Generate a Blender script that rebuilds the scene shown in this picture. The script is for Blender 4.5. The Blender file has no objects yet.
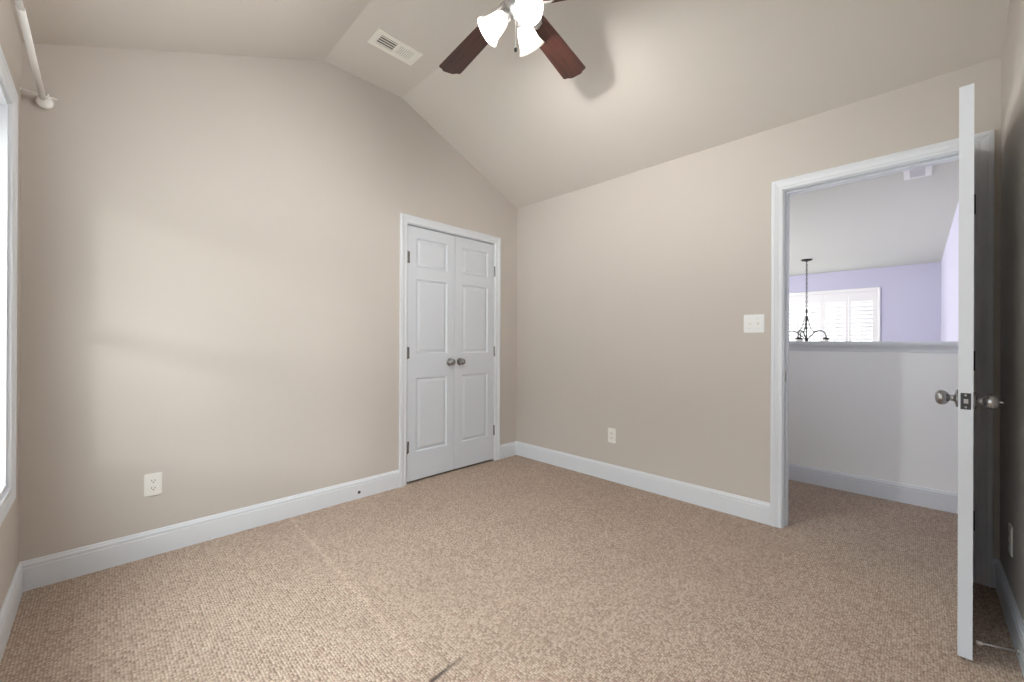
import bpy, bmesh, math, random
from mathutils import Vector, Matrix
random.seed(7)
S = bpy.context.scene
COL = S.collection

# ------------------------------------------------------------------ camera
FPX, PITCH, ROLL, YAW, CAMH = 407.55, 0.001, 0.0044, 0.7832, 1.1263
fw = Vector((math.cos(YAW)*math.cos(PITCH), math.sin(YAW)*math.cos(PITCH), math.sin(PITCH)))
rt = Vector((math.sin(YAW), -math.cos(YAW), 0.0))
up = rt.cross(fw)
rt2 = rt*math.cos(ROLL) + up*math.sin(ROLL)
up2 = -rt*math.sin(ROLL) + up*math.cos(ROLL)
cam_d = bpy.data.cameras.new('camera')
cam = bpy.data.objects.new('camera', cam_d)
COL.objects.link(cam)
cam.matrix_world = Matrix(((rt2.x, up2.x, -fw.x, 0), (rt2.y, up2.y, -fw.y, 0), (rt2.z, up2.z, -fw.z, CAMH), (0, 0, 0, 1)))
cam_d.sensor_fit = 'HORIZONTAL'
cam_d.sensor_width = 36.0
cam_d.lens = FPX/1024*36.0
cam_d.clip_start = 0.02
S.camera = cam

# ------------------------------------------------------------------ light and exposure
S.view_settings.view_transform = 'Standard'
S.view_settings.look = 'None'
S.view_settings.gamma = 1.0
S.view_settings.use_curve_mapping = False
S.view_settings.exposure = 0.14
S.cycles.use_denoising = True
S.cycles.max_bounces = 14
S.cycles.diffuse_bounces = 8
S.cycles.transparent_max_bounces = 12
S.cycles.sample_clamp_indirect = 8.0

GROUND, HORIZON, ZENITH = 0.27, 0.08, 0.53      # relative brightness of ground, low sky and high sky
SKY = 20.0          # overcast sky
SUN = 0.62          # low veiled sun
SUN_DIR = Vector((0.64, 1.0, -0.172))
BULB = 1350.0        # fan lamp bulbs
FOYER_FILL = 165.0       # added fill light for the hall and foyer

w = bpy.data.worlds.new('sky')
S.world = w
w.use_nodes = True
nt = w.node_tree
bg = nt.nodes['Background']
tc = nt.nodes.new('ShaderNodeTexCoord')
sp = nt.nodes.new('ShaderNodeSeparateXYZ')
rp = nt.nodes.new('ShaderNodeValToRGB')
re = rp.color_ramp.elements
re[0].position = 0.47
re[0].color = (*[GROUND*c for c in (1.0, 0.99, 0.97)], 1)
re[1].position = 0.53
re[1].color = (*[HORIZON*c for c in (0.96, 0.98, 1.0)], 1)
rz = re.new(0.85)
rz.color = (*[ZENITH*c for c in (0.94, 0.97, 1.0)], 1)
ma = nt.nodes.new('ShaderNodeMath')
ma.operation = 'MULTIPLY_ADD'
ma.inputs[1].default_value = 0.5
ma.inputs[2].default_value = 0.5
nt.links.new(tc.outputs['Generated'], sp.inputs[0])
nt.links.new(sp.outputs['Z'], ma.inputs[0])
nt.links.new(ma.outputs[0], rp.inputs[0])
nt.links.new(rp.outputs[0], bg.inputs['Color'])
bg.inputs['Strength'].default_value = SKY


def lamp(name, kind, loc, direction, energy, color=(1, 1, 1)):
    d = bpy.data.lights.new(name, kind)
    d.energy = energy
    d.color = color
    o = bpy.data.objects.new(name, d)
    COL.objects.link(o)
    o.location = loc
    o.rotation_euler = Vector(direction).to_track_quat('-Z', 'Y').to_euler()
    return o


sun = lamp('sun', 'SUN', (-4, -4, 4), SUN_DIR, SUN, (1.0, 0.98, 0.95))
sun.data.angle = math.radians(6.5)
port = lamp('window_portal', 'AREA', (-0.44, 1.28, 1.295), (1, 0, 0), 1.0)
port.data.shape = 'RECTANGLE'
port.data.size = 1.6
port.data.size_y = 2.5
port.data.cycles.is_portal = True
fl = lamp('foyer_fill', 'AREA', (6.6, 4.75, 1.1), (0, -1, 0), FOYER_FILL, (1.0, 0.985, 0.95))  # added fill light, standing outside an unseen opening in the foyer wall
fl.data.shape = 'RECTANGLE'
fl.data.size = 2.4
fl.data.size_y = 2.0

# ------------------------------------------------------------------ room measures
XW, XE, YS, YN = -0.26, 2.918, -0.27, 2.837
H, HC, X1, X2 = 2.45, 3.01, 1.041, 1.628
T = 0.115
XH, YH = XE + T, 4.6            # hall starts / foyer north wall
XHW = 4.0                        # half wall
XF = 9.63                        # far wall
YL = -0.265                      # lavender side wall
ZLOW = -2.7


# ------------------------------------------------------------------ materials
def mat(name, col, rough=0.5, metal=0.0, var=0.0, vscale=6.0, bump=0.0, bscale=200.0, spec=0.5):
    m = bpy.data.materials.new(name)
    m.use_nodes = True
    n = m.node_tree.nodes
    L = m.node_tree.links
    b = n['Principled BSDF']
    b.inputs['Roughness'].default_value = rough
    b.inputs['Metallic'].default_value = metal
    b.inputs['Specular IOR Level'].default_value = spec
    b.inputs['Base Color'].default_value = (*col, 1)
    if var or bump:
        t = n.new('ShaderNodeTexCoord')
    if var:
        nz = n.new('ShaderNodeTexNoise')
        nz.inputs['Scale'].default_value = vscale
        nz.inputs['Detail'].default_value = 4
        r = n.new('ShaderNodeValToRGB')
        r.color_ramp.elements[0].position = 0.3
        r.color_ramp.elements[1].position = 0.7
        r.color_ramp.elements[0].color = (*[c*(1-var) for c in col], 1)
        r.color_ramp.elements[1].color = (*[min(1, c*(1+var)) for c in col], 1)
        L.new(t.outputs['Object'], nz.inputs['Vector'])
        L.new(nz.outputs['Fac'], r.inputs['Fac'])
        L.new(r.outputs['Color'], b.inputs['Base Color'])
    if bump:
        nb = n.new('ShaderNodeTexNoise')
        nb.inputs['Scale'].default_value = bscale
        nb.inputs['Detail'].default_value = 3
        bp = n.new('ShaderNodeBump')
        bp.inputs['Strength'].default_value = bump
        bp.inputs['Distance'].default_value = 0.002
        L.new(t.outputs['Object'], nb.inputs['Vector'])
        L.new(nb.outputs['Fac'], bp.inputs['Height'])
        L.new(bp.outputs['Normal'], b.inputs['Normal'])
    return m


PAINT = mat('beige_wall_paint', (0.548, 0.508, 0.470), 0.75, var=0.012, vscale=2.0, bump=0.12, bscale=260, spec=0.3)
CEIL = mat('beige_ceiling_paint', (0.615, 0.578, 0.537), 0.85, var=0.01, vscale=2.0, bump=0.12, bscale=220, spec=0.2)
TRIM = mat('white_trim_paint', (0.69, 0.72, 0.765), 0.35)
DOORW = mat('white_door_paint', (0.62, 0.655, 0.71), 0.38, bump=0.05, bscale=400)
HALLW = mat('pale_hall_paint', (0.88, 0.89, 0.89), 0.7, bump=0.1, bscale=260, spec=0.3)
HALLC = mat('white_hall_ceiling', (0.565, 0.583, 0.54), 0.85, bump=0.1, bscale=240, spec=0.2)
LAV = mat('lavender_paint', (0.52, 0.515, 0.645), 0.75, bump=0.1, bscale=260, spec=0.3)
NICKEL = mat('satin_nickel', (0.33, 0.33, 0.335), 0.25, 1.0, var=0.05, vscale=60)
BRIGHTN = mat('brushed_nickel', (0.60, 0.60, 0.60), 0.30, 1.0)
DARKM = mat('dark_metal', (0.05, 0.05, 0.055), 0.4, 0.6)
IRON = mat('black_iron', (0.018, 0.017, 0.016), 0.5, 0.3)
PLAST = mat('white_plastic', (0.77, 0.79, 0.80), 0.35)
PLAST2 = mat('ivory_plastic', (0.80, 0.785, 0.75), 0.35)
SLOT = mat('dark_slot', (0.02, 0.02, 0.02), 0.8)
ROD = mat('white_enamel', (0.93, 0.93, 0.91), 0.3)
SHUT = mat('white_shutter_paint', (0.80, 0.80, 0.80), 0.4)
RUB = mat('white_rubber', (0.66, 0.60, 0.55), 0.7)
DUCT = mat('duct_dark', (0.035, 0.032, 0.03), 0.8)
VENTW = mat('ivory_vent_enamel', (0.80, 0.79, 0.73), 0.45)
WOODF = mat('foyer_oak', (0.30, 0.18, 0.10), 0.4, var=0.25, vscale=9)


def wood_blade():
    m = bpy.data.materials.new('walnut_veneer')
    m.use_nodes = True
    n, L = m.node_tree.nodes, m.node_tree.links
    b = n['Principled BSDF']
    t = n.new('ShaderNodeTexCoord')
    mp = n.new('ShaderNodeMapping')
    mp.inputs['Scale'].default_value = (3.0, 55.0, 20.0)
    nz = n.new('ShaderNodeTexNoise')
    nz.inputs['Scale'].default_value = 1.6
    nz.inputs['Detail'].default_value = 6
    nz.inputs['Distortion'].default_value = 0.6
    r = n.new('ShaderNodeValToRGB')
    r.color_ramp.elements[0].position = 0.32
    r.color_ramp.elements[1].position = 0.70
    r.color_ramp.elements[0].color = (0.026, 0.009, 0.0065, 1)
    r.color_ramp.elements[1].color = (0.080, 0.027, 0.019, 1)
    L.new(t.outputs['Object'], mp.inputs['Vector'])
    L.new(mp.outputs['Vector'], nz.inputs['Vector'])
    L.new(nz.outputs['Fac'], r.inputs['Fac'])
    L.new(r.outputs['Color'], b.inputs['Base Color'])
    b.inputs['Roughness'].default_value = 0.38
    return m


def carpet():
    m = bpy.data.materials.new('berber_carpet')
    m.use_nodes = True
    n, L = m.node_tree.nodes, m.node_tree.links
    b = n['Principled BSDF']
    b.inputs['Roughness'].default_value = 0.95
    b.inputs['Specular IOR Level'].default_value = 0.1
    b.inputs['Sheen Weight'].default_value = 0.08
    b.inputs['Sheen Roughness'].default_value = 0.6
    t = n.new('ShaderNodeTexCoord')
    mp = n.new('ShaderNodeMapping')
    mp.inputs['Scale'].default_value = (104.0, 126.0, 1.0)
    L.new(t.outputs['Object'], mp.inputs['Vector'])

    def math_(op, a, bb=None, c=None):
        x = n.new('ShaderNodeMath')
        x.operation = op
        for i, v in enumerate((a, bb, c)):
            if v is None:
                continue
            if isinstance(v, (int, float)):
                x.inputs[i].default_value = v
            else:
                L.new(v, x.inputs[i])
        return x.outputs[0]
    # loops of the pile, in loose rows
    vo = n.new('ShaderNodeTexVoronoi')
    vo.voronoi_dimensions = '2D'
    vo.inputs['Scale'].default_value = 1.0
    vo.inputs['Randomness'].default_value = 0.45
    L.new(mp.outputs['Vector'], vo.inputs['Vector'])
    loop = math_('SUBTRACT', 1.0, math_('MULTIPLY', vo.outputs['Distance'], 1.25))
    # yarn colour flecks per loop
    wn = n.new('ShaderNodeSeparateColor')
    L.new(vo.outputs['Color'], wn.inputs[0])
    r = n.new('ShaderNodeValToRGB')
    e = r.color_ramp.elements
    e[0].position = 0.0
    e[0].color = (0.36, 0.262, 0.205, 1)
    e[1].position = 1.0
    e[1].color = (0.57, 0.467, 0.38, 1)
    k = r.color_ramp.elements.new(0.5)
    k.color = (0.48, 0.366, 0.292, 1)
    L.new(wn.outputs[0], r.inputs['Fac'])
    # traffic wear, broad and faint
    nz = n.new('ShaderNodeTexNoise')
    nz.inputs['Scale'].default_value = 2.2
    nz.inputs['Detail'].default_value = 3
    L.new(t.outputs['Object'], nz.inputs['Vector'])
    wear = math_('MULTIPLY_ADD', nz.outputs['Fac'], 0.20, 0.90)
    # colour darkens in the gaps between the loops
    gap = n.new('ShaderNodeMapRange')
    gap.inputs['From Min'].default_value = 0.15
    gap.inputs['From Max'].default_value = 0.62
    gap.inputs['To Min'].default_value = 0.55
    gap.inputs['To Max'].default_value = 1.06
    L.new(loop, gap.inputs['Value'])
    sx = n.new('ShaderNodeSeparateXYZ')
    L.new(t.outputs['Object'], sx.inputs[0])
    # seam ridge running along the room at x = 0.82
    def band(v, c, hw):
        d = math_('ABSOLUTE', math_('SUBTRACT', v, c))
        mr = n.new('ShaderNodeMapRange')
        mr.interpolation_type = 'SMOOTHSTEP'
        mr.inputs['From Min'].default_value = 0.0
        mr.inputs['From Max'].default_value = hw
        mr.inputs['To Min'].default_value = 1.0
        mr.inputs['To Max'].default_value = 0.0
        L.new(d, mr.inputs['Value'])
        return mr.outputs[0]
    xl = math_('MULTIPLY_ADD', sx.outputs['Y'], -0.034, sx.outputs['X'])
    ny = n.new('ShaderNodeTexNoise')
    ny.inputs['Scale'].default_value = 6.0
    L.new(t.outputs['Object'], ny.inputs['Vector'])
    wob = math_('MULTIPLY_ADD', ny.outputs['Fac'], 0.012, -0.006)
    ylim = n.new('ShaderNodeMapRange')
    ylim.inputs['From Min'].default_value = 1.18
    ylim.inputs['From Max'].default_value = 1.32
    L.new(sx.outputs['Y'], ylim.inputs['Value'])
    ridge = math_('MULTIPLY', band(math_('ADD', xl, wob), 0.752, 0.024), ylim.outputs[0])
    # short pulled seam crossing it
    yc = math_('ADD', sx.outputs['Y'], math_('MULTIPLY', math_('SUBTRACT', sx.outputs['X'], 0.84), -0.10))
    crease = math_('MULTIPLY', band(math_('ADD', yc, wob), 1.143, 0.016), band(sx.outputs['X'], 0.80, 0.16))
    crease_shade = math_('MULTIPLY_ADD', crease, -0.8, 1.0)  # the fold's shadow painted into the carpet colour
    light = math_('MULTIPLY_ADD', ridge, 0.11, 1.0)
    mul = math_('MULTIPLY', math_('MULTIPLY', gap.outputs[0], wear), math_('MULTIPLY', crease_shade, light))
    mx = n.new('ShaderNodeMix')
    mx.data_type = 'RGBA'
    mx.blend_type = 'MULTIPLY'
    mx.inputs['Factor'].default_value = 1.0
    L.new(r.outputs['Color'], mx.inputs['A'])
    cc = n.new('ShaderNodeCombineColor')
    for i in range(3):
        L.new(mul, cc.inputs[i])
    L.new(cc.outputs[0], mx.inputs['B'])
    L.new(mx.outputs['Result'], b.inputs['Base Color'])
    hgt = math_('ADD', loop, math_('ADD', math_('MULTIPLY', ridge, 0.8), math_('MULTIPLY', crease, -1.6)))
    bp = n.new('ShaderNodeBump')
    bp.inputs['Strength'].default_value = 0.75
    bp.inputs['Distance'].default_value = 0.006
    L.new(hgt, bp.inputs['Height'])
    L.new(bp.outputs['Normal'], b.inputs['Normal'])
    return m


def pane_glass():
    m = bpy.data.materials.new('window_glass')
    m.use_nodes = True
    n, L = m.node_tree.nodes, m.node_tree.links
    n.remove(n['Principled BSDF'])
    o = n['Material Output']
    tr = n.new('ShaderNodeBsdfTransparent')
    tr.inputs['Color'].default_value = (0.94, 0.96, 0.95, 1)
    gl = n.new('ShaderNodeBsdfGlossy')
    gl.inputs['Roughness'].default_value = 0.02
    fr = n.new('ShaderNodeFresnel')
    ge = n.new('ShaderNodeNewGeometry')
    io = n.new('ShaderNodeMapRange')              # a thin sheet: the same index entering and leaving
    io.inputs['To Min'].default_value = 1.45
    io.inputs['To Max'].default_value = 1/1.45
    L.new(ge.outputs['Backfacing'], io.inputs['Value'])
    L.new(io.outputs[0], fr.inputs['IOR'])
    mx = n.new('ShaderNodeMixShader')
    L.new(fr.outputs[0], mx.inputs[0])
    L.new(tr.outputs[0], mx.inputs[1])
    L.new(gl.outputs[0], mx.inputs[2])
    L.new(mx.outputs[0], o.inputs['Surface'])
    return m


def shade_glass():
    m = bpy.data.materials.new('frosted_shade_glass')
    m.use_nodes = True
    n, L = m.node_tree.nodes, m.node_tree.links
    b = n['Principled BSDF']
    b.inputs['Base Color'].default_value = (0.9, 0.89, 0.86, 1)
    b.inputs['Roughness'].default_value = 0.25
    o = n['Material Output']
    tl = n.new('ShaderNodeBsdfTranslucent')
    tl.inputs['Color'].default_value = (0.95, 0.94, 0.92, 1)
    mx = n.new('ShaderNodeMixShader')
    mx.inputs[0].default_value = 0.68
    L.new(b.outputs[0], mx.inputs[1])
    L.new(tl.outputs[0], mx.inputs[2])
    L.new(mx.outputs[0], o.inputs['Surface'])
    return m


def glow(name, col, strength):
    m = bpy.data.materials.new(name)
    m.use_nodes = True
    b = m.node_tree.nodes['Principled BSDF']
    b.inputs['Base Color'].default_value = (0.9, 0.9, 0.9, 1)
    b.inputs['Emission Color'].default_value = (*col, 1)
    b.inputs['Emission Strength'].default_value = strength
    return m


WALNUT = wood_blade()
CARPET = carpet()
GLASS = pane_glass()
SHADE = shade_glass()
BULBM = glow('lit_bulb', (1.0, 0.98, 0.95), BULB)


# ------------------------------------------------------------------ mesh helpers
def link(name, bm, material=None, parent=None, smooth=False, mats=None):
    bmesh.ops.recalc_face_normals(bm, faces=bm.faces[:])
    me = bpy.data.meshes.new(name)
    bm.to_mesh(me)
    bm.free()
    for m in (mats or [material]):
        me.materials.append(m)
    if smooth:
        for p in me.polygons:
            p.use_smooth = True
    o = bpy.data.objects.new(name, me)
    COL.objects.link(o)
    if parent:
        o.parent = parent
    return o


def tag(o, label, cat, group=None, kind=None):
    o['label'] = label
    o['category'] = cat
    if group:
        o['group'] = group
    if kind:
        o['kind'] = kind
    return o


def struct(o, label, cat):
    return tag(o, label, cat, None, 'structure')


def empty(name, loc, label, cat, group=None, rz=0.0, kind=None):
    o = bpy.data.objects.new(name, None)
    COL.objects.link(o)
    o.empty_display_size = 0.05
    o.location = loc
    o.rotation_euler = (0, 0, rz)
    return tag(o, label, cat, group, kind)


def copy_tree(o, parent=None):
    c = o.copy()
    COL.objects.link(c)
    if parent:
        c.parent = parent
    for ch in list(o.children):
        copy_tree(ch, c)
    return c


def bm_():
    return bmesh.new()


def box(bm, x0, x1, y0, y1, z0, z1, mi=0, M=None):
    vs = [bm.verts.new(Vector(p)) for p in ((x0, y0, z0), (x1, y0, z0), (x1, y1, z0), (x0, y1, z0), (x0, y0, z1), (x1, y0, z1), (x1, y1, z1), (x0, y1, z1))]
    if M:
        for v in vs:
            v.co = M @ v.co
    for q in ((0, 3, 2, 1), (4, 5, 6, 7), (0, 1, 5, 4), (1, 2, 6, 5), (2, 3, 7, 6), (3, 0, 4, 7)):
        f = bm.faces.new([vs[i] for i in q])
        f.material_index = mi
    return vs


def bbox(bm, x0, x1, y0, y1, z0, z1, b=0.003, seg=2, M=None):
    """a box with rounded edges"""
    t = bmesh.new()
    box(t, x0, x1, y0, y1, z0, z1)
    bmesh.ops.bevel(t, geom=t.edges[:], offset=b, segments=seg, affect='EDGES', profile=0.5)
    join(bm, t, M)


def join(bm, t, M=None):
    mp = {}
    for v in t.verts:
        mp[v] = bm.verts.new(M @ v.co if M else v.co)
    for f in t.faces:
        try:
            nf = bm.faces.new([mp[v] for v in f.verts])
            nf.smooth = f.smooth
            nf.material_index = f.material_index
        except ValueError:
            pass
    t.free()


def prism(bm, poly, a0, a1, fn, mi=0):
    """2D polygon extruded from a0 to a1; fn(p, q, a) -> world"""
    A = [bm.verts.new(fn(p, q, a0)) for p, q in poly]
    B = [bm.verts.new(fn(p, q, a1)) for p, q in poly]
    n = len(poly)
    for f in (bm.faces.new(A[::-1]), bm.faces.new(B)):
        f.material_index = mi
    for i in range(n):
        j = (i+1) % n
        f = bm.faces.new((A[i], A[j], B[j], B[i]))
        f.material_index = mi


def frame_mat(origin, zdir, xdir=None):
    z = Vector(zdir).normalized()
    x = Vector(xdir) if xdir else (Vector((1, 0, 0)) if abs(z.x) < 0.9 else Vector((0, 1, 0)))
    x = (x - z*x.dot(z)).normalized()
    y = z.cross(x)
    return Matrix(((x.x, y.x, z.x, origin[0]), (x.y, y.y, z.y, origin[1]), (x.z, y.z, z.z, origin[2]), (0, 0, 0, 1)))


def lathe(bm, prof, origin=(0, 0, 0), axis=(0, 0, 1), n=24, smooth=True):
    """prof: list of (radius, height along axis)"""
    M = frame_mat(origin, axis)
    rings = []
    for r, h in prof:
        if r < 1e-6:
            rings.append([bm.verts.new(M @ Vector((0, 0, h)))])
        else:
            rings.append([bm.verts.new(M @ Vector((r*math.cos(2*math.pi*i/n), r*math.sin(2*math.pi*i/n), h))) for i in range(n)])
    for a, b in zip(rings, rings[1:]):
        for i in range(n):
            j = (i+1) % n
            if len(a) == 1 and len(b) == 1:
                continue
            if len(a) == 1:
                f = bm.faces.new((a[0], b[i], b[j]))
            elif len(b) == 1:
                f = bm.faces.new((a[i], a[j], b[0]))
            else:
                f = bm.faces.new((a[i], a[j], b[j], b[i]))
            f.smooth = smooth


def tube(bm, pts, r, n=10, cap=True):
    pts = [Vector(p) for p in pts]
    rs = r if isinstance(r, (list, tuple)) else [r]*len(pts)
    rings = []
    prev = None
    for i, p in enumerate(pts):
        d = (pts[min(i+1, len(pts)-1)] - pts[max(i-1, 0)]).normalized()
        M = frame_mat(p, d, prev)
        prev = Vector((M[0][0], M[1][0], M[2][0]))
        rings.append([bm.verts.new(M @ Vector((rs[i]*math.cos(2*math.pi*k/n), rs[i]*math.sin(2*math.pi*k/n), 0))) for k in range(n)])
    for a, b in zip(rings, rings[1:]):
        for k in range(n):
            f = bm.faces.new((a[k], a[(k+1) % n], b[(k+1) % n], b[k]))
            f.smooth = True
    if cap:
        bm.faces.new(rings[0][::-1])
        bm.faces.new(rings[-1])


CASING = [(0.0, 0.0), (0.0, 0.009), (0.003, 0.0115), (0.010, 0.0125), (0.016, 0.0125), (0.019, 0.0105), (0.024, 0.0105), (0.036, 0.0145),
          (0.042, 0.0155), (0.046, 0.0185), (0.060, 0.0185), (0.064, 0.017), (0.066, 0.013), (0.066, 0.0)]


CASING = [(w_*0.062/0.066, n_) for w_, n_ in CASING]


def casing(bm, s0, s1, t0, t1, fn, closed=False, prof=CASING):
    """moulded frame round an opening s0..s1 x t0..t1, mitred; fn(s, t, n) -> world"""
    loops = []
    for wd, nn in prof:
        if closed:
            P = [(s0-wd, t0-wd), (s0-wd, t1+wd), (s1+wd, t1+wd), (s1+wd, t0-wd)]
        else:
            P = [(s0-wd, t0), (s0-wd, t1+wd), (s1+wd, t1+wd), (s1+wd, t0)]
        loops.append([bm.verts.new(fn(s, t, nn)) for s, t in P])
    m = len(prof)
    for i in range(m):
        a, b = loops[i], loops[(i+1) % m]
        for k in range(4 if closed else 3):
            j = (k+1) % 4
            bm.faces.new((a[k], a[j], b[j], b[k]))
    if not closed:
        bm.faces.new([l[0] for l in loops])
        bm.faces.new([l[3] for l in loops][::-1])


BASE = [(0.0, 0.0), (0.014, 0.0), (0.014, 0.100), (0.0115, 0.1025), (0.0115, 0.106), (0.0135, 0.108), (0.0125, 0.118), (0.008, 0.121),
        (0.0065, 0.127), (0.004, 0.1315), (0.0, 0.1325)]


def baseboard(bm, p0, p1, nrm, m0=0.0, m1=0.0):
    p0, p1, nrm = Vector((*p0, 0)), Vector((*p1, 0)), Vector((*nrm, 0))
    d = (p1-p0).normalized()
    A = [bm.verts.new(p0 + nrm*a + d*(m0*a) + Vector((0, 0, z))) for a, z in BASE]
    B = [bm.verts.new(p1 + nrm*a - d*(m1*a) + Vector((0, 0, z))) for a, z in BASE]
    n = len(BASE)
    for i in range(n):
        j = (i+1) % n
        bm.faces.new((A[i], A[j], B[j], B[i]))
    bm.faces.new(A)
    bm.faces.new(B[::-1])


# ------------------------------------------------------------------ shell
bm = bm_()
box(bm, XW-0.12, XHW, YS-0.12, YN+0.75, -0.12, 0.0)
box(bm, XH, XHW, YN+0.75, YH, -0.12, 0.0)
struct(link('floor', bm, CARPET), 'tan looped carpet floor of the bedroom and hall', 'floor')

# closet opening / door opening / window opening
CX0, CX1, CZ = 1.683, 2.611, 2.047
DY0, DY1, DZ = -0.182, 0.575, 2.049
WY0, WY1, WZ0, WZ1 = 0.066, 2.494, 0.549, 2.040

bm = bm_()
y0, y1 = YN, YN+T
box(bm, XW-0.12, CX0-0.018, y0, y1, 0, 3.1)
box(bm, CX0-0.018, CX1+0.018, y0, y1, CZ+0.018, 3.1)
box(bm, CX1+0.018, XE, y0, y1, 0, 3.1)
box(bm, CX0-0.3, CX1+0.25, y1+0.58, y1+0.635, 0, 2.5)       # closet behind the doors
box(bm, CX0-0.34, CX0-0.3, y1, y1+0.635, 0, 2.5)
box(bm, CX1+0.25, CX1+0.29, y1, y1+0.635, 0, 2.5)
box(bm, CX0-0.3, CX1+0.25, y1, y1+0.58, 2.46, 2.5)
struct(link('wall_north', bm, PAINT), 'beige gable wall with the white closet doors', 'wall')

bm = bm_()
x0, x1 = XE, XE+T-0.004
for mi, (a, b) in ((0, (x0, x1)), (1, (x1, XH))):
    box(bm, a, b, YS-0.12, DY0-0.018, 0, 2.6, mi)
    box(bm, a, b, DY0-0.018, DY1+0.018, DZ+0.018, 2.6, mi)
    box(bm, a, b, DY1+0.018, YH, 0, 2.6, mi)
struct(link('wall_east', bm, mats=[PAINT, HALLW]), 'beige wall with the doorway to the hall', 'wall')

bm = bm_()
box(bm, XW-0.12, XW, YS-0.12, WY0, 0, 2.6)
box(bm, XW-0.12, XW, WY1, YN, 0, 2.6)
box(bm, XW-0.12, XW, WY0, WY1, 0, WZ0)
box(bm, XW-0.12, XW, WY0, WY1, WZ1, 2.6)
struct(link('wall_west', bm, PAINT), 'beige wall with the window at the left edge', 'wall')

bm = bm_()
box(bm, XW, XE, YS-0.12, YS, 0, 3.1)
struct(link('wall_south', bm, PAINT), 'beige wall behind the open door', 'wall')

bm = bm_()
th = 0.14
for (xa, za), (xb, zb) in (((XW, H), (X1, HC)), ((X1, HC), (X2, HC)), ((X2, HC), (XE, H))):
    prism(bm, [(xa, za), (xb, zb), (xb, zb+th), (xa, za+th)], YS, YN, lambda p, q, a: Vector((p, a, q)))
struct(link('ceiling', bm, CEIL), 'beige ceiling with two slopes and a flat middle strip', 'ceiling')

# hall and foyer
bm = bm_()
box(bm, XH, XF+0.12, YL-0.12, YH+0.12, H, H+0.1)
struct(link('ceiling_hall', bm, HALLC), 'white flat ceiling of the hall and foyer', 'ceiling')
bm = bm_()
box(bm, XHW, XHW+T, YL, YH, ZLOW, 1.115)
struct(link('wall_half', bm, HALLW), 'pale grey half wall across the hall', 'wall')
bm = bm_()
box(bm, XHW-0.034, XHW+T+0.034, YL, YH, 1.115, 1.139)
prism(bm, [(XHW, 1.060), (XHW-0.007, 1.062), (XHW-0.008, 1.078), (XHW-0.012, 1.090), (XHW-0.020, 1.102), (XHW-0.022, 1.115), (XHW, 1.115)], YL, YH, lambda p, q, a: Vector((p, a, q)))
struct(link('trim_1', bm, TRIM), 'white ledge cap on top of the hall half wall', 'trim')
bm = bm_()
box(bm, XH, XF+0.12, YL-0.12, YL, ZLOW, H)
struct(link('wall_foyer_south', bm, LAV), 'lavender side wall beyond the half wall', 'wall')
FW0, FW1, FZ0, FZ1 = 0.527, 2.03, 0.62, 2.05
bm = bm_()
box(bm, XF, XF+0.12, YL-0.12, FW0, ZLOW, H)
box(bm, XF, XF+0.12, FW1, YH+0.12, ZLOW, H)
box(bm, XF, XF+0.12, FW0, FW1, ZLOW, FZ0)
box(bm, XF, XF+0.12, FW0, FW1, FZ1, H)
struct(link('wall_foyer_east', bm, LAV), 'lavender far wall with the shuttered window', 'wall')
bm = bm_()
SX0, SX1, SZ0, SZ1 = 5.4, 7.8, 0.1, 2.1
box(bm, XH, SX0, YH, YH+0.12, ZLOW, H)
box(bm, SX1, XF, YH, YH+0.12, ZLOW, H)
box(bm, SX0, SX1, YH, YH+0.12, ZLOW, SZ0)
box(bm, SX0, SX1, YH, YH+0.12, SZ1, H)
struct(link('wall_foyer_north', bm, LAV), 'lavender foyer wall with an added opening for the fill light', 'wall')
bm = bm_()
box(bm, XHW, XF+0.12, YL-0.12, YH+0.12, ZLOW-0.1, ZLOW)
struct(link('floor_foyer', bm, WOODF), 'wooden floor of the foyer one storey down', 'floor')

# baseboards
bm = bm_()
baseboard(bm, (XW, YN), (CX0-0.067, YN), (0, -1), 1, 0)
baseboard(bm, (CX1+0.067, YN), (XE, YN), (0, -1), 0, 1)
struct(link('baseboard_north', bm, TRIM), 'white baseboard along the closet wall', 'baseboard')
bm = bm_()
baseboard(bm, (XE, YN), (XE, DY1+0.067), (-1, 0), 1, 0)
baseboard(bm, (XE, DY0-0.067), (XE, YS), (-1, 0), 0, 1)
struct(link('baseboard_east', bm, TRIM), 'white baseboard along the doorway wall', 'baseboard')
bm = bm_()
baseboard(bm, (XW, YS), (XW, YN), (1, 0), 1, 1)
struct(link('baseboard_west', bm, TRIM), 'white baseboard under the window', 'baseboard')
bm = bm_()
baseboard(bm, (XE, YS), (XW, YS), (0, 1), 1, 1)
struct(link('baseboard_south', bm, TRIM), 'white baseboard behind the open door', 'baseboard')
bm = bm_()
baseboard(bm, (XHW, YH), (XHW, YL), (-1, 0))
struct(link('baseboard_hall', bm, TRIM), 'white baseboard along the hall half wall', 'baseboard')

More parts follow.
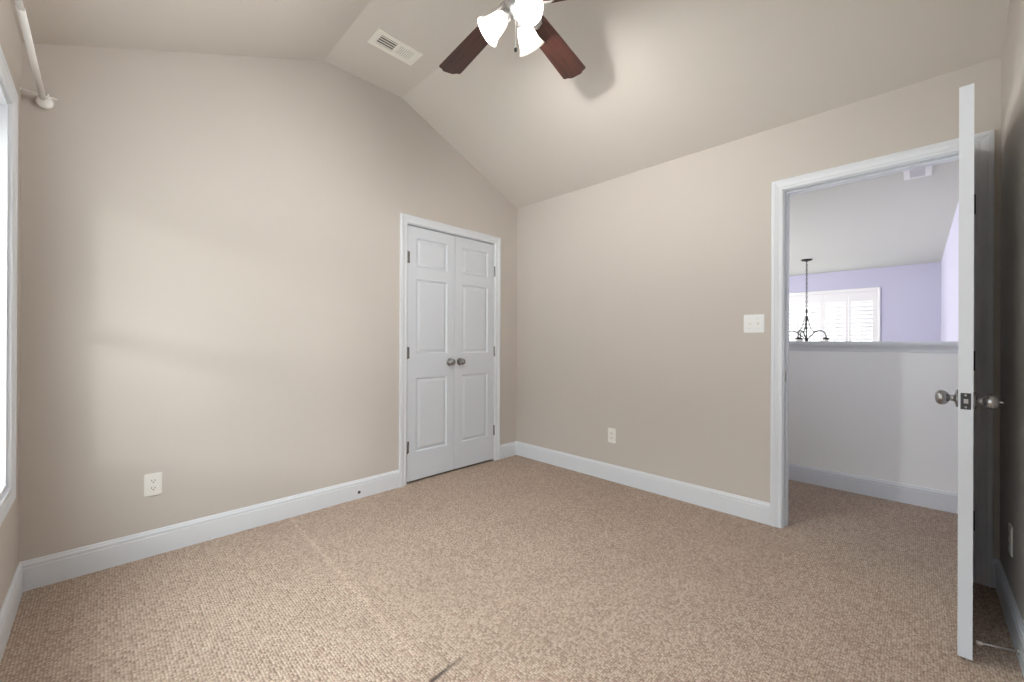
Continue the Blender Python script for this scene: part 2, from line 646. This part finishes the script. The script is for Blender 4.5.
# casings and jambs
bm = bm_()
casing(bm, CX0-0.005, CX1+0.005, 0, CZ+0.005, lambda s, t, n: Vector((s, YN-n, t)))
box(bm, CX0-0.018, CX0, YN, YN+T, 0, CZ+0.018)
box(bm, CX1, CX1+0.018, YN, YN+T, 0, CZ+0.018)
box(bm, CX0, CX1, YN, YN+T, CZ, CZ+0.018)
box(bm, CX0, CX1, YN+0.046, YN+0.080, CZ-0.011, CZ)
box(bm, CX0, CX0+0.011, YN+0.046, YN+0.080, 0, CZ-0.011)
box(bm, CX1-0.011, CX1, YN+0.046, YN+0.080, 0, CZ-0.011)
struct(link('trim_2', bm, TRIM), 'white moulded casing round the closet doors', 'trim')
bm = bm_()
casing(bm, DY0-0.005, DY1+0.005, 0, DZ+0.005, lambda s, t, n: Vector((XE-n, s, t)))
casing(bm, DY0-0.005, DY1+0.005, 0, DZ+0.005, lambda s, t, n: Vector((XH+n, s, t)))
box(bm, XE, XH, DY0-0.018, DY0, 0, DZ+0.018)
box(bm, XE, XH, DY1, DY1+0.018, 0, DZ+0.018)
box(bm, XE, XH, DY0, DY1, DZ, DZ+0.018)
box(bm, XE+0.040, XE+0.075, DY0, DY1, DZ-0.011, DZ)
box(bm, XE+0.040, XE+0.075, DY0, DY0+0.011, 0, DZ-0.011)
box(bm, XE+0.040, XE+0.075, DY1-0.011, DY1, 0, DZ-0.011)
tr3 = struct(link('trim_3', bm, TRIM), 'white moulded casing and jamb of the hall doorway', 'trim')
bm = bm_()
box(bm, XE+0.004, XE+0.036, DY1-0.0025, DY1+0.001, 0.89, 0.95)
link('strike_plate', bm, NICKEL, tr3)['label'] = 'nickel strike plate'
bm = bm_()
casing(bm, WY0, WY1, WZ0, WZ1, lambda s, t, n: Vector((XW+n, s, t)), True)
struct(link('trim_4', bm, TRIM), 'white moulded casing round the window at the left edge', 'trim')

# ------------------------------------------------------------------ bedroom window
win = empty('window_1', (XW-0.12, (WY0+WY1)/2, WZ0), 'tall white window at the left edge of the room', 'window', kind='structure')
IW = Matrix.Translation((-(XW-0.12), -(WY0+WY1)/2, -WZ0))


def child(name, bm, m, parent, base, smooth=False):
    """a part built in world coordinates under a thing standing at base"""
    o = link(name, bm, m, parent, smooth)
    o.data.transform(base)
    return o


bm = bm_()
box(bm, XW-0.16, XW, WY0, WY0+0.018, WZ0, WZ1)
box(bm, XW-0.16, XW, WY1-0.018, WY1, WZ0, WZ1)
box(bm, XW-0.16, XW, WY0+0.018, WY1-0.018, WZ0, WZ0+0.018)
box(bm, XW-0.16, XW, WY0+0.018, WY1-0.018, WZ1-0.018, WZ1)
child('window_frame', bm, TRIM, win, IW)
MID = 1.235
for nm, xs, z0, z1 in (('upper_sash', XW-0.135, MID-0.03, WZ1-0.018), ('lower_sash', XW-0.105, WZ0+0.018, MID+0.03)):
    bm = bm_()
    a, b = WY0+0.018, WY1-0.018
    st, rb, rtp = 0.026, (0.05 if nm == 'upper_sash' else 0.035), (0.14 if nm == 'upper_sash' else 0.05)
    box(bm, xs, xs+0.03, a, a+st, z0, z1)
    box(bm, xs, xs+0.03, b-st, b, z0, z1)
    box(bm, xs, xs+0.03, a+st, b-st, z0, z0+rb)
    box(bm, xs, xs+0.03, a+st, b-st, z1-rtp, z1)
    sash = child(nm, bm, TRIM, win, IW)
    bm = bm_()
    box(bm, xs+0.013, xs+0.017, a+st, b-st, z0+rb, z1-rtp)
    child('pane', bm, GLASS, sash, IW)

# ------------------------------------------------------------------ doors
RINGS = [(0.0, 0.0), (0.003, 0.0045), (0.009, 0.011), (0.014, 0.011), (0.033, 0.003), (0.036, 0.002)]


def panel_leaf(wd, ht, t, cols, rows):
    """a moulded panel leaf: x 0..wd, y 0 (front)..t (back), z 0..ht"""
    bm = bm_()
    xs = sorted({0.0, wd, *[c for p in cols for c in p]})
    zs = sorted({0.0, ht, *[c for p in rows for c in p]})
    for y, s in ((0.0, 1.0), (t, -1.0)):
        for xa, xb in zip(xs, xs[1:]):
            for za, zb in zip(zs, zs[1:]):
                if (xa, xb) in cols and (za, zb) in rows:
                    R = [[bm.verts.new((px, y+s*d, pz)) for px, pz in ((xa+i, za+i), (xb-i, za+i), (xb-i, zb-i), (xa+i, zb-i))] for i, d in RINGS]
                    for q, r in zip(R, R[1:]):
                        for k in range(4):
                            bm.faces.new((q[k], q[(k+1) % 4], r[(k+1) % 4], r[k]))
                    bm.faces.new(R[-1])
                else:
                    bm.faces.new([bm.verts.new(v) for v in ((xa, y, za), (xb, y, za), (xb, y, zb), (xa, y, zb))])
    for za, zb in zip(zs, zs[1:]):
        for x in (0.0, wd):
            bm.faces.new([bm.verts.new(v) for v in ((x, 0, za), (x, t, za), (x, t, zb), (x, 0, zb))])
    for xa, xb in zip(xs, xs[1:]):
        for z in (0.0, ht):
            bm.faces.new([bm.verts.new(v) for v in ((xa, 0, z), (xb, 0, z), (xb, t, z), (xa, t, z))])
    bmesh.ops.remove_doubles(bm, verts=bm.verts[:], dist=1e-5)
    return bm


def knob_bm(p, d, s=1.0):
    bm = bm_()
    lathe(bm, [(0, 0), (0.032*s, 0), (0.033*s, 0.003), (0.030*s, 0.006), (0.020*s, 0.008), (0.013*s, 0.011), (0.0115*s, 0.015), (0.0115*s, 0.021),
               (0.014*s, 0.024), (0.021*s, 0.028), (0.0262*s, 0.035), (0.0275*s, 0.043), (0.0255*s, 0.051), (0.019*s, 0.057), (0.010*s, 0.0595), (0, 0.060)], p, d, 28)
    return bm


def hinge_bm(x, y, z, leaf, r=0.0065):
    """knuckle at (x, y) with a leaf reaching leaf metres along +x (or -x)"""
    bm = bm_()
    lathe(bm, [(0, -0.048), (r*0.7, -0.048), (r, -0.045), (r, 0.045), (r*0.7, 0.048), (0, 0.048)], (x, y, z), (0, 0, 1), 12)
    return bm


ROWS = [(0.222, 0.812), (1.006, 1.604), (1.700, 1.932)]
LW, LH = 0.4595, 2.018
for i, (x0, name, lab) in enumerate(((CX0+0.0035, 'door_1', 'left white panelled leaf of the double closet door'),
                                     (CX0+0.0035+LW+0.0035, 'door_2', 'right white panelled leaf of the double closet door'))):
    cols = [(0.082, 0.383)] if i == 0 else [(0.080, 0.381)]
    d = struct(link(name, panel_leaf(LW, LH, 0.035, cols, ROWS), DOORW), lab, 'door')
    d.location = (x0, YN+0.002, 0.018)
    kx = LW-0.050 if i == 0 else 0.055
    link('door_knob', knob_bm((kx, 0.0, 0.930), (0, -1, 0)), NICKEL, d)['label'] = 'round satin nickel knob'
    for hz in (1.768, 1.014, 0.270):
        bm = hinge_bm(-0.003 if i == 0 else LW+0.003, -0.005, hz, 0)
        lx = (0.0, 0.019) if i == 0 else (LW-0.004, LW+0.008)
        bbox(bm, lx[0], lx[1], -0.0025, 0.0, hz-0.045, hz+0.045, 0.001, 1)
        link('hinge', bm, NICKEL, d)['label'] = 'nickel butt hinge'

DW = 0.751
AOP = math.asin((0.179-0.139)/DW)
d3 = struct(link('door_3', panel_leaf(DW, 2.030, 0.036, [(0.11, 0.34), (0.425, 0.65)], ROWS), DOORW), 'white bedroom door standing wide open at the right', 'door')
# local x runs from hinge to latch edge; the front face (y=0) looks south once open
d3.location = (2.909, -0.179, 0.012)
d3.rotation_euler = (0, 0, math.pi - AOP)
d3.data.transform(Matrix.Scale(-1, 4, (0, 1, 0)))
d3.data.flip_normals()
ks = DW-0.062
kn = link('door_knob', knob_bm((ks, 0.0, 0.908), (0, 1, 0)), NICKEL, d3)
kn['label'] = 'satin nickel knob on the hidden face'
bm = bm_()
lathe(bm, [(0, 0), (0.003, 0), (0.003, 0.010), (0.0018, 0.012), (0, 0.012)], (ks, 0.058, 0.908), (0, 1, 0), 10)
link('lock_pin', bm, BRIGHTN, kn)
kn = link('door_knob', knob_bm((ks, -0.036, 0.912), (0, -1, 0)), NICKEL, d3)
kn['label'] = 'satin nickel knob on the hall face'
bm = bm_()
bbox(bm, DW-0.001, DW+0.0015, -0.0305, -0.0055, 0.880, 0.938, 0.0008, 1)
lp = link('latch_plate', bm, DARKM, d3)
lp['label'] = 'dark latch plate in the door edge'
bm = bm_()
prism(bm, [(-0.024, 0.0), (-0.012, 0.0), (-0.012, 0.011), (-0.022, 0.003)], 0.902, 0.917, lambda p, q, a: Vector((DW+q, p, a)))
for zz in (0.888, 0.930):
    lathe(bm, [(0, 0.0025), (0.003, 0.0022), (0.0033, 0.0015), (0, 0.001)], (DW, -0.018, zz), (1, 0, 0), 10)
link('latch_bolt', bm, BRIGHTN, lp)
for hz in (1.772, 1.032, 0.276):
    bm = hinge_bm(-0.002, 0.0065, hz, 0, 0.0085)
    bbox(bm, -0.002, 0.0, -0.030, 0.004, hz-0.045, hz+0.045, 0.0008, 1)
    link('hinge', bm, DARKM, d3)['label'] = 'dark butt hinge'

# ------------------------------------------------------------------ plates
def outlet(name, M, label):
    o = empty(name, M.translation, label, 'outlet', 'white duplex outlets')
    R = M.to_3x3().to_4x4()
    o.rotation_euler = R.to_euler()
    bm = bm_()
    t = bm_()
    box(t, -0.036, 0.036, -0.059, 0.059, 0, 0.0055)
    bmesh.ops.bevel(t, geom=[e for e in t.edges if max(v.co.z for v in e.verts) > 0.005], offset=0.003, segments=2, affect='EDGES')
    join(bm, t)
    link('cover_plate', bm, PLAST2, o)
    for s in (-1, 1):
        bm = bm_()
        pts = []
        for k in range(32):
            a = 2*math.pi*k/32
            px, py = 0.0172*math.cos(a), 0.0172*math.sin(a)
            pts.append((px, max(-0.0135, min(0.0135, py)) + s*0.0195))
        prism(bm, pts, 0.004, 0.0068, lambda p, q, a: Vector((p, q, a)))
        so = link('socket', bm, PLAST2, o)
        bm = bm_()
        c = s*0.0195
        box(bm, -0.0078, -0.0052, c-0.001, c+0.0075, 0.0066, 0.0071)
        box(bm, 0.0052, 0.0078, c-0.001, c+0.0065, 0.0066, 0.0071)
        lathe(bm, [(0, 0.0071), (0.0028, 0.0071), (0.0028, 0.0066)], (0, c-0.0068, 0), (0, 0, 1), 12, False)
        link('slots', bm, SLOT, so)
    bm = bm_()
    lathe(bm, [(0, 0.0070), (0.002, 0.0068), (0.0026, 0.0058), (0.0026, 0.005)], (0, 0, 0), (0, 0, 1), 12)
    link('screw', bm, PLAST2, o)
    return o


def wall_frame(pos, nrm):
    n = Vector(nrm)
    x = Vector((0, 0, 1)).cross(n)
    return Matrix(((x.x, 0, n.x, pos[0]), (x.y, 0, n.y, pos[1]), (x.z, 1, n.z, pos[2]), (0, 0, 0, 1)))


outlet('wall_outlet', wall_frame((0.190, YN, 0.369), (0, -1, 0)), 'ivory outlet on the closet wall above the left baseboard')
outlet('wall_outlet', wall_frame((XE, 1.756, 0.367), (-1, 0, 0)), 'ivory outlet on the wall between closet corner and doorway')
outlet('wall_outlet', wall_frame((2.590, YS, 0.335), (0, 1, 0)), 'outlet on the dark wall behind the open door')

sw = empty('light_switch', (XE, 0.737, 1.246), 'white double toggle switch plate beside the doorway', 'switch')
sw.rotation_euler = wall_frame((0, 0, 0), (-1, 0, 0)).to_euler()
bm = bm_()
t = bm_()
box(t, -0.0585, 0.0585, -0.0575, 0.0575, 0, 0.0055)
bmesh.ops.bevel(t, geom=[e for e in t.edges if max(v.co.z for v in e.verts) > 0.005], offset=0.003, segments=2, affect='EDGES')
join(bm, t)
link('cover_plate', bm, PLAST, sw)
for s, tilt in ((-1, -1), (1, 1)):
    bm = bm_()
    c = s*0.023
    box(bm, c-0.0055, c+0.0055, -0.012, 0.012, 0.0052, 0.0060)
    z = 0.004*tilt
    prism(bm, [(-0.005, 0.005), (0.005, 0.005), (0.004+z*1.2, 0.016), (-0.004+z*1.2, 0.016)], c-0.0042, c+0.0042, lambda p, q, a: Vector((a, p, q)))
    link('toggle', bm, PLAST2, sw)
    for sy in (-1, 1):
        bm = bm_()
        lathe(bm, [(0, 0.0068), (0.002, 0.0066), (0.0027, 0.0058), (0.0027, 0.005)], (c, sy*0.030, 0), (0, 0, 1), 12)
        link('screw', bm, BRIGHTN, sw)

bm = bm_()
lathe(bm, [(0.006, 0.0), (0.0105, 0.0), (0.0108, 0.0012), (0.0085, 0.0022), (0.006, 0.0012), (0.0055, 0.0003), (0, 0.0003)], (0, 0, 0), (0, -1, 0), 20)
g = tag(link('cable_grommet', bm, mat('grey_grommet', (0.045, 0.045, 0.045), 0.6)), 'small dark round grommet in the baseboard left of the closet', 'grommet')
g.location = (1.296, YN-0.014, 0.045)

# ------------------------------------------------------------------ door stop
ds = empty('door_stop', (2.285, YS+0.014, 0.040), 'thin metal door stop with pale tip on the baseboard behind the door', 'door stop')
tip = Vector((-0.028, 0.104, -0.006))
u = tip.normalized()
bm = bm_()
lathe(bm, [(0, 0), (0.011, 0), (0.0115, 0.003), (0.008, 0.006), (0.0045, 0.010), (0, 0.010)], (0, 0, 0), (0, 1, 0), 18)
link('base', bm, BRIGHTN, ds)
bm = bm_()
tube(bm, [u*0.004, u*0.05, u*0.098], 0.0028, 10)
link('rod', bm, BRIGHTN, ds)
bm = bm_()
lathe(bm, [(0, 0), (0.0065, 0), (0.0075, 0.003), (0.0075, 0.012), (0.006, 0.015), (0, 0.0155)], u*0.090, u, 16)
link('rubber_tip', bm, RUB, ds)['label'] = 'pale rubber tip'

# ------------------------------------------------------------------ curtain rod
RX, RZ = -0.196, 2.222
cr = empty('curtain_rod', (RX, YN, RZ), 'white telescoping curtain rod mounted above the left window', 'curtain rod')
bm = bm_()
tube(bm, [(0, -0.73, 0), (0, -0.022, 0)], 0.0108, 18)
link('outer_tube', bm, ROD, cr)
bm = bm_()
tube(bm, [(0, -2.9, 0), (0, -0.72, 0)], 0.0088, 18)
link('inner_tube', bm, ROD, cr)
bm = bm_()
lathe(bm, [(0, 0), (0.026, 0), (0.029, 0.004), (0.029, 0.010), (0.024, 0.015), (0.016, 0.018), (0, 0.018)], (0.006, -0.006, -0.013), (0, -1, 0), 28)
link('end_cap', bm, ROD, cr)['label'] = 'round white end cap'
for by in (-0.045, -2.6):
    bm = bm_()
    tube(bm, [(XW-RX, by, 0.002), (-0.02, by, 0.002), (0.046, by, 0.001)], 0.0032, 8)
    lathe(bm, [(0, 0), (0.007, 0), (0.007, 0.002), (0, 0.003)], (XW-RX, by, 0.002), (1, 0, 0), 14)
    tube(bm, [(0.018, by, -0.012), (0.018, by, 0.014)], 0.003, 8)
    link('bracket', bm, ROD, cr)

# ------------------------------------------------------------------ ceiling registers
def register(name, loc, label, lx, ly, m, two_way):
    """louvred ceiling register, lx by ly, hanging on the ceiling at loc (top centre)"""
    o = empty(name, loc, label, 'vent', 'louvred ceiling vents')
    fx, fy = lx/2-0.036, ly/2-0.034
    bm = bm_()
    bars = [(-lx/2, lx/2, -ly/2, -fy), (-lx/2, lx/2, fy, ly/2), (-lx/2, -fx, -fy, fy), (fx, lx/2, -fy, fy)]
    if two_way:
        bars.append((-0.008, 0.008, -fy, fy))
    for (a, b, c, d) in bars:
        box(bm, a, b, c, d, -0.006, 0.0)
    link('frame', bm, m, o)
    bm = bm_()
    box(bm, -fx-0.003, fx+0.003, -fy-0.003, fy+0.003, -0.0012, -0.0004)
    link('duct_backing', bm, DUCT, o)
    bm = bm_()
    for k in range(4 if two_way else 0):
        y = -fy + (k+0.5)*2*fy/4
        M = Matrix.Translation((0, y, -0.005)) @ Matrix.Rotation(math.radians(-50), 4, 'X')
        box(bm, -fx, -0.008, -0.0036, 0.0036, -0.0006, 0.0006, 0, M)
    n, hw_ = (9, 0.0042) if two_way else (13, 0.0050)
    for k in range(n):
        x = 0.008 + (k+0.5)*(fx-0.008)/n if two_way else -fx + (k+0.5)*2*fx/n
        M = Matrix.Translation((x, 0, -0.005)) @ Matrix.Rotation(math.radians(18 if two_way else 48), 4, 'Y')
        box(bm, -hw_, hw_, -fy, fy, -0.0006, 0.0006, 0, M)
    link('louvres', bm, m, o)
    return o


register('ceiling_vent', (1.322, 2.379, HC), 'ivory louvred vent in the flat bedroom ceiling near the fan', 0.310, 0.155, VENTW, True)
register('ceiling_vent', (4.425, 0.004, H), 'small vent in the hall ceiling above the doorway view', 0.305, 0.155, SHUT, False)

# ------------------------------------------------------------------ ceiling fan
FX, FY = 1.284, 1.261
fan = empty('ceiling_fan', (FX, FY, HC), 'ceiling fan with walnut blades and three lit bell shades', 'ceiling fan')
ZB = 2.637 - HC
bm = bm_()
lathe(bm, [(0, 0), (0.068, 0), (0.068, -0.012), (0.056, -0.040), (0.030, -0.058), (0.0135, -0.062), (0.0135, -0.13), (0, -0.13)], n=32)
link('canopy', bm, BRIGHTN, fan)
bm = bm_()
lathe(bm, [(0, -0.125), (0.030, -0.125), (0.050, -0.140), (0.100, -0.158), (0.112, -0.180), (0.112, -0.255), (0.104, -0.280), (0.085, -0.300), (0.050, -0.318), (0, -0.318)], n=36)
link('motor_housing', bm, BRIGHTN, fan)
bm = bm_()
lathe(bm, [(0, -0.316), (0.046, -0.316), (0.050, -0.335), (0.050, -0.400), (0.044, -0.425), (0.030, -0.442), (0.012, -0.452), (0.008, -0.464), (0, -0.466)], n=28)
link('light_fitter', bm, BRIGHTN, fan)
HEAD = math.atan2(0.7055, 0.7087)           # heading of the view, for the angles below


def heading(deg):                            # clockwise from that heading, seen from above
    return HEAD - math.radians(deg)


def blade_bm():
    bm = bm_()
    half = [(0.115, 0.036), (0.123, 0.046), (0.140, 0.051), (0.25, 0.0555), (0.40, 0.061), (0.54, 0.0665), (0.588, 0.068), (0.596, 0.066), (0.600, 0.058), (0.602, 0.049), (0.608, 0.041), (0.615, 0.034), (0.619, 0.025), (0.619, 0.008)]
    out = [(p, -q) for p, q in half] + half[::-1]
    prism(bm, out, -0.003, 0.003, lambda p, q, a: Vector((p, q, a)))
    return bm


def iron_bm():
    bm = bm_()
    for s in (-1, 1):
        tube(bm, [(0.070, s*0.010, 0.030), (0.090, s*0.022, 0.016), (0.115, s*0.038, -0.003), (0.145, s*0.040, -0.007), (0.172, s*0.026, -0.007), (0.186, 0, -0.007)], 0.0055, 8)
    prism(bm, [(0.132, -0.028), (0.162, -0.032), (0.188, -0.012), (0.188, 0.012), (0.162, 0.032), (0.132, 0.028)], -0.0068, -0.0030, lambda p, q, a: Vector((p, q, a)))
    for px, py in ((0.148, -0.020), (0.148, 0.020), (0.178, 0)):
        lathe(bm, [(0, 0.003), (0.004, 0.002), (0.005, 0)], (px, py, -0.0068), (0, 0, -1), 10)
    return bm


bl0 = ir0 = None
PITCHB = math.radians(-6.5)
for k in range(5):
    a = heading(-37.9 + 72*k)
    if bl0 is None:
        b_ = bl0 = link('blade', blade_bm(), WALNUT, fan)
        i_ = ir0 = link('blade_iron', iron_bm(), BRIGHTN, bl0)
    else:
        b_ = copy_tree(bl0, fan)
    b_.location = (0, 0, ZB)
    b_.rotation_euler = (PITCHB, 0, a)

SHP = [(r_*0.95, h_*0.95) for r_, h_ in ((0.022, 0.0), (0.0245, 0.004), (0.027, 0.012), (0.034, 0.024), (0.041, 0.042), (0.0455, 0.062), (0.050, 0.082), (0.057, 0.100), (0.066, 0.115), (0.0672, 0.1165))]
sh0 = None
for k, (ang, tilt) in enumerate(((157, 52), (-90, 48), (34, 52))):
    a = heading(ang)
    out = Vector((math.cos(a), math.sin(a), 0))
    ax = (out*math.sin(math.radians(tilt)) + Vector((0, 0, -math.cos(math.radians(tilt))))).normalized()
    neck = out*0.046 + Vector((0, 0, 2.566-HC))
    bm = bm_()
    tube(bm, [out*0.035 + Vector((0, 0, -0.394)), out*0.048 + Vector((0, 0, -0.396)), neck - ax*0.020], 0.008, 10)
    lathe(bm, [(0, -0.022), (0.016, -0.022), (0.024, -0.012), (0.027, 0.0), (0.027, 0.010), (0.0255, 0.010)], neck, ax, 20)
    arm = link('lamp_arm', bm, BRIGHTN, fan)
    bm = bm_()
    th_ = 0.0025
    lathe(bm, SHP + [(r-th_, h) for r, h in SHP[::-1]] + [SHP[0]], neck, ax, 36)
    link('lamp_shade', bm, SHADE, arm, True)['label'] = 'frosted white bell shade'
    bm = bm_()
    lathe(bm, [(0.012, 0.008), (0.013, 0.030), (0.018, 0.044), (0.0255, 0.060), (0.0275, 0.072), (0.025, 0.084), (0.017, 0.093), (0.007, 0.0975), (0, 0.098)], neck, ax, 24)
    link('bulb', bm, BULBM, arm, True)['label'] = 'lit bulb'
bm = bm_()
pc = Vector((-0.036, -0.030, 0))
tube(bm, [pc + Vector((0, 0, -0.400)), pc + Vector((0.002, 0, -0.50)), pc + Vector((0.002, 0, -0.619))], 0.0013, 6)
ch = link('pull_chain', bm, BRIGHTN, fan)
bm = bm_()
lathe(bm, [(0, 0.010), (0.003, 0.009), (0.0068, 0.004), (0.0075, -0.002), (0.005, -0.008), (0, -0.010)], pc + Vector((0.002, 0, -0.627)), (0, 0, 1), 14)
link('pull_knob', bm, DARKM, ch, True)['label'] = 'dark pull knob'

# ------------------------------------------------------------------ far window with shutters
w2 = empty('window_2', (XF, (FW0+FW1)/2, FZ0), 'white cased window in the lavender far wall', 'window', kind='structure')
I2 = Matrix.Translation((-XF, -(FW0+FW1)/2, -FZ0))
bm = bm_()
casing(bm, FW0, FW1, FZ0, FZ1, lambda s, t, n: Vector((XF-n, s, t)), True)
child('window_frame', bm, SHUT, w2, I2)
bm = bm_()
for a, b, c, d in ((FW0, FW0+0.04, FZ0, FZ1), (FW1-0.04, FW1, FZ0, FZ1), (FW0+0.04, FW1-0.04, FZ0, FZ0+0.04), (FW0+0.04, FW1-0.04, FZ1-0.04, FZ1), ((FW0+FW1)/2-0.02, (FW0+FW1)/2+0.02, FZ0+0.04, FZ1-0.04)):
    box(bm, XF+0.07, XF+0.11, a, b, c, d)
sash = child('sash', bm, SHUT, w2, I2)
bm = bm_()
box(bm, XF+0.085, XF+0.089, FW0+0.04, FW1-0.04, FZ0+0.04, FZ1-0.04)
child('pane', bm, GLASS, sash, I2)
NP = 4
pw = (FW1-FW0)/NP
SH_LAB = ['white plantation shutter panel at the right end of the far window', 'second white plantation shutter panel from the right in the far window',
          'third white plantation shutter panel from the right in the far window', 'white plantation shutter panel at the left end of the far window']
ps0 = None
for k in range(NP):
    if ps0 is None:
        p_ = ps0 = empty('plantation_shutter', (0, 0, 0), SH_LAB[0], 'shutter', 'shutter panels of the far window')
        st, hh = 0.040, FZ1-FZ0
        h2 = pw/2-0.002
        bm = bm_()
        for a, b, c, d in ((-h2, -h2+st, 0.002, hh-0.002), (h2-st, h2, 0.002, hh-0.002), (-h2+st, h2-st, 0.002, 0.10), (-h2+st, h2-st, hh-0.175, hh-0.002)):
            box(bm, 0.0, 0.028, a, b, c, d)
        link('shutter_frame', bm, SHUT, p_)
        bm = bm_()
        nl = 16
        step = (hh-0.175-0.10)/nl
        for q in range(nl):
            z = 0.10 + (q+0.5)*step
            M = Matrix.Translation((0.014, 0, z)) @ Matrix.Rotation(math.radians(64), 4, 'Y')
            prism(bm, [(-0.031, 0), (-0.015, 0.0045), (0.015, 0.0045), (0.031, 0), (0.015, -0.0045), (-0.015, -0.0045)], -h2+st+0.002, h2-st-0.002, lambda p, r, a: M @ Vector((p, a, r)))
        link('louvres', bm, SHUT, p_)
        bm = bm_()
        box(bm, -0.030, -0.020, -0.005, 0.005, 0.11, hh-0.185)
        link('tilt_rod', bm, SHUT, p_)
    else:
        p_ = copy_tree(ps0)
    p_.location = (XF+0.006, FW0 + (k+0.5)*pw, FZ0)
    p_['label'] = SH_LAB[k]

# unseen foyer window, added to let the hall's fill light in
w3 = empty('added_window', ((SX0+SX1)/2, YH, SZ0), 'unseen white cased window added for the foyer fill light', 'window', kind='structure')
I3 = Matrix.Translation((-(SX0+SX1)/2, -YH, -SZ0))
bm = bm_()
casing(bm, SX0, SX1, SZ0, SZ1, lambda s, t, n: Vector((s, YH-n, t)), True)
child('window_frame', bm, SHUT, w3, I3)

# ------------------------------------------------------------------ chandelier
CHX, CHY = 7.90, 1.255
chd = empty('chandelier', (CHX, CHY, H), 'black iron chandelier hanging on a chain before the far window', 'chandelier')
bm = bm_()
lathe(bm, [(0, 0), (0.075, 0), (0.076, -0.010), (0.060, -0.022), (0.022, -0.030), (0.010, -0.040), (0, -0.042)], n=28)
link('canopy', bm, IRON, chd)
bm = bm_()
z, k = -0.038, 0
while z > -0.80:
    R = Matrix.Translation((0, 0, z-0.020)) @ Matrix.Rotation(k*math.pi/2, 4, 'Z')
    pts = [R @ Vector((0.011*math.cos(a), 0, 0.023*math.sin(a))) for a in [2*math.pi*i/12 for i in range(13)]]
    tube(bm, pts, 0.0042, 6, False)
    z -= 0.036
    k += 1
link('chain', bm, IRON, chd)
bm = bm_()
lathe(bm, [(0, -0.80), (0.007, -0.80), (0.014, -0.82), (0.018, -0.835), (0.008, -0.85), (0.007, -0.90), (0.014, -0.93), (0.020, -0.96), (0.009, -0.99), (0.008, -1.06), (0.016, -1.09), (0.009, -1.12),
           (0.009, -1.22), (0.018, -1.25), (0.024, -1.28), (0.018, -1.31), (0.008, -1.34), (0.012, -1.37), (0, -1.39)], n=16)
link('centre_column', bm, IRON, chd)
for k in range(5):
    a = HEAD - math.radians(20 + 72*k)
    d = Vector((math.cos(a), math.sin(a), 0))
    Z = lambda r, z: d*r + Vector((0, 0, z+0.04))
    bm = bm_()
    tube(bm, [Z(0.02, -1.30), Z(0.07, -1.255), Z(0.13, -1.195), Z(0.19, -1.170), Z(0.25, -1.180), Z(0.292, -1.215), Z(0.305, -1.260), Z(0.305, -1.285)], 0.0068, 8)
    tube(bm, [Z(0.012, -0.94), Z(0.03, -1.00), Z(0.045, -1.08), Z(0.075, -1.15), Z(0.12, -1.195)], 0.0045, 6)
    arm = link('arm', bm, IRON, chd)
    bm = bm_()
    lathe(bm, [(0, 0.012), (0.016, 0.010), (0.034, 0.0), (0.038, -0.012), (0.034, -0.022), (0, -0.022)], Z(0.305, -1.290), (0, 0, 1), 18)
    link('lamp_cup', bm, IRON, arm)
    bm = bm_()
    lathe(bm, [(0.028, 0.0), (0.036, -0.03), (0.050, -0.07), (0.066, -0.10), (0.064, -0.10), (0.048, -0.07), (0.034, -0.03), (0.026, 0.0), (0.028, 0.0)], Z(0.305, -1.310), (0, 0, 1), 20)
    link('glass_shade', bm, SHADE, arm, True)['label'] = 'white glass shade'
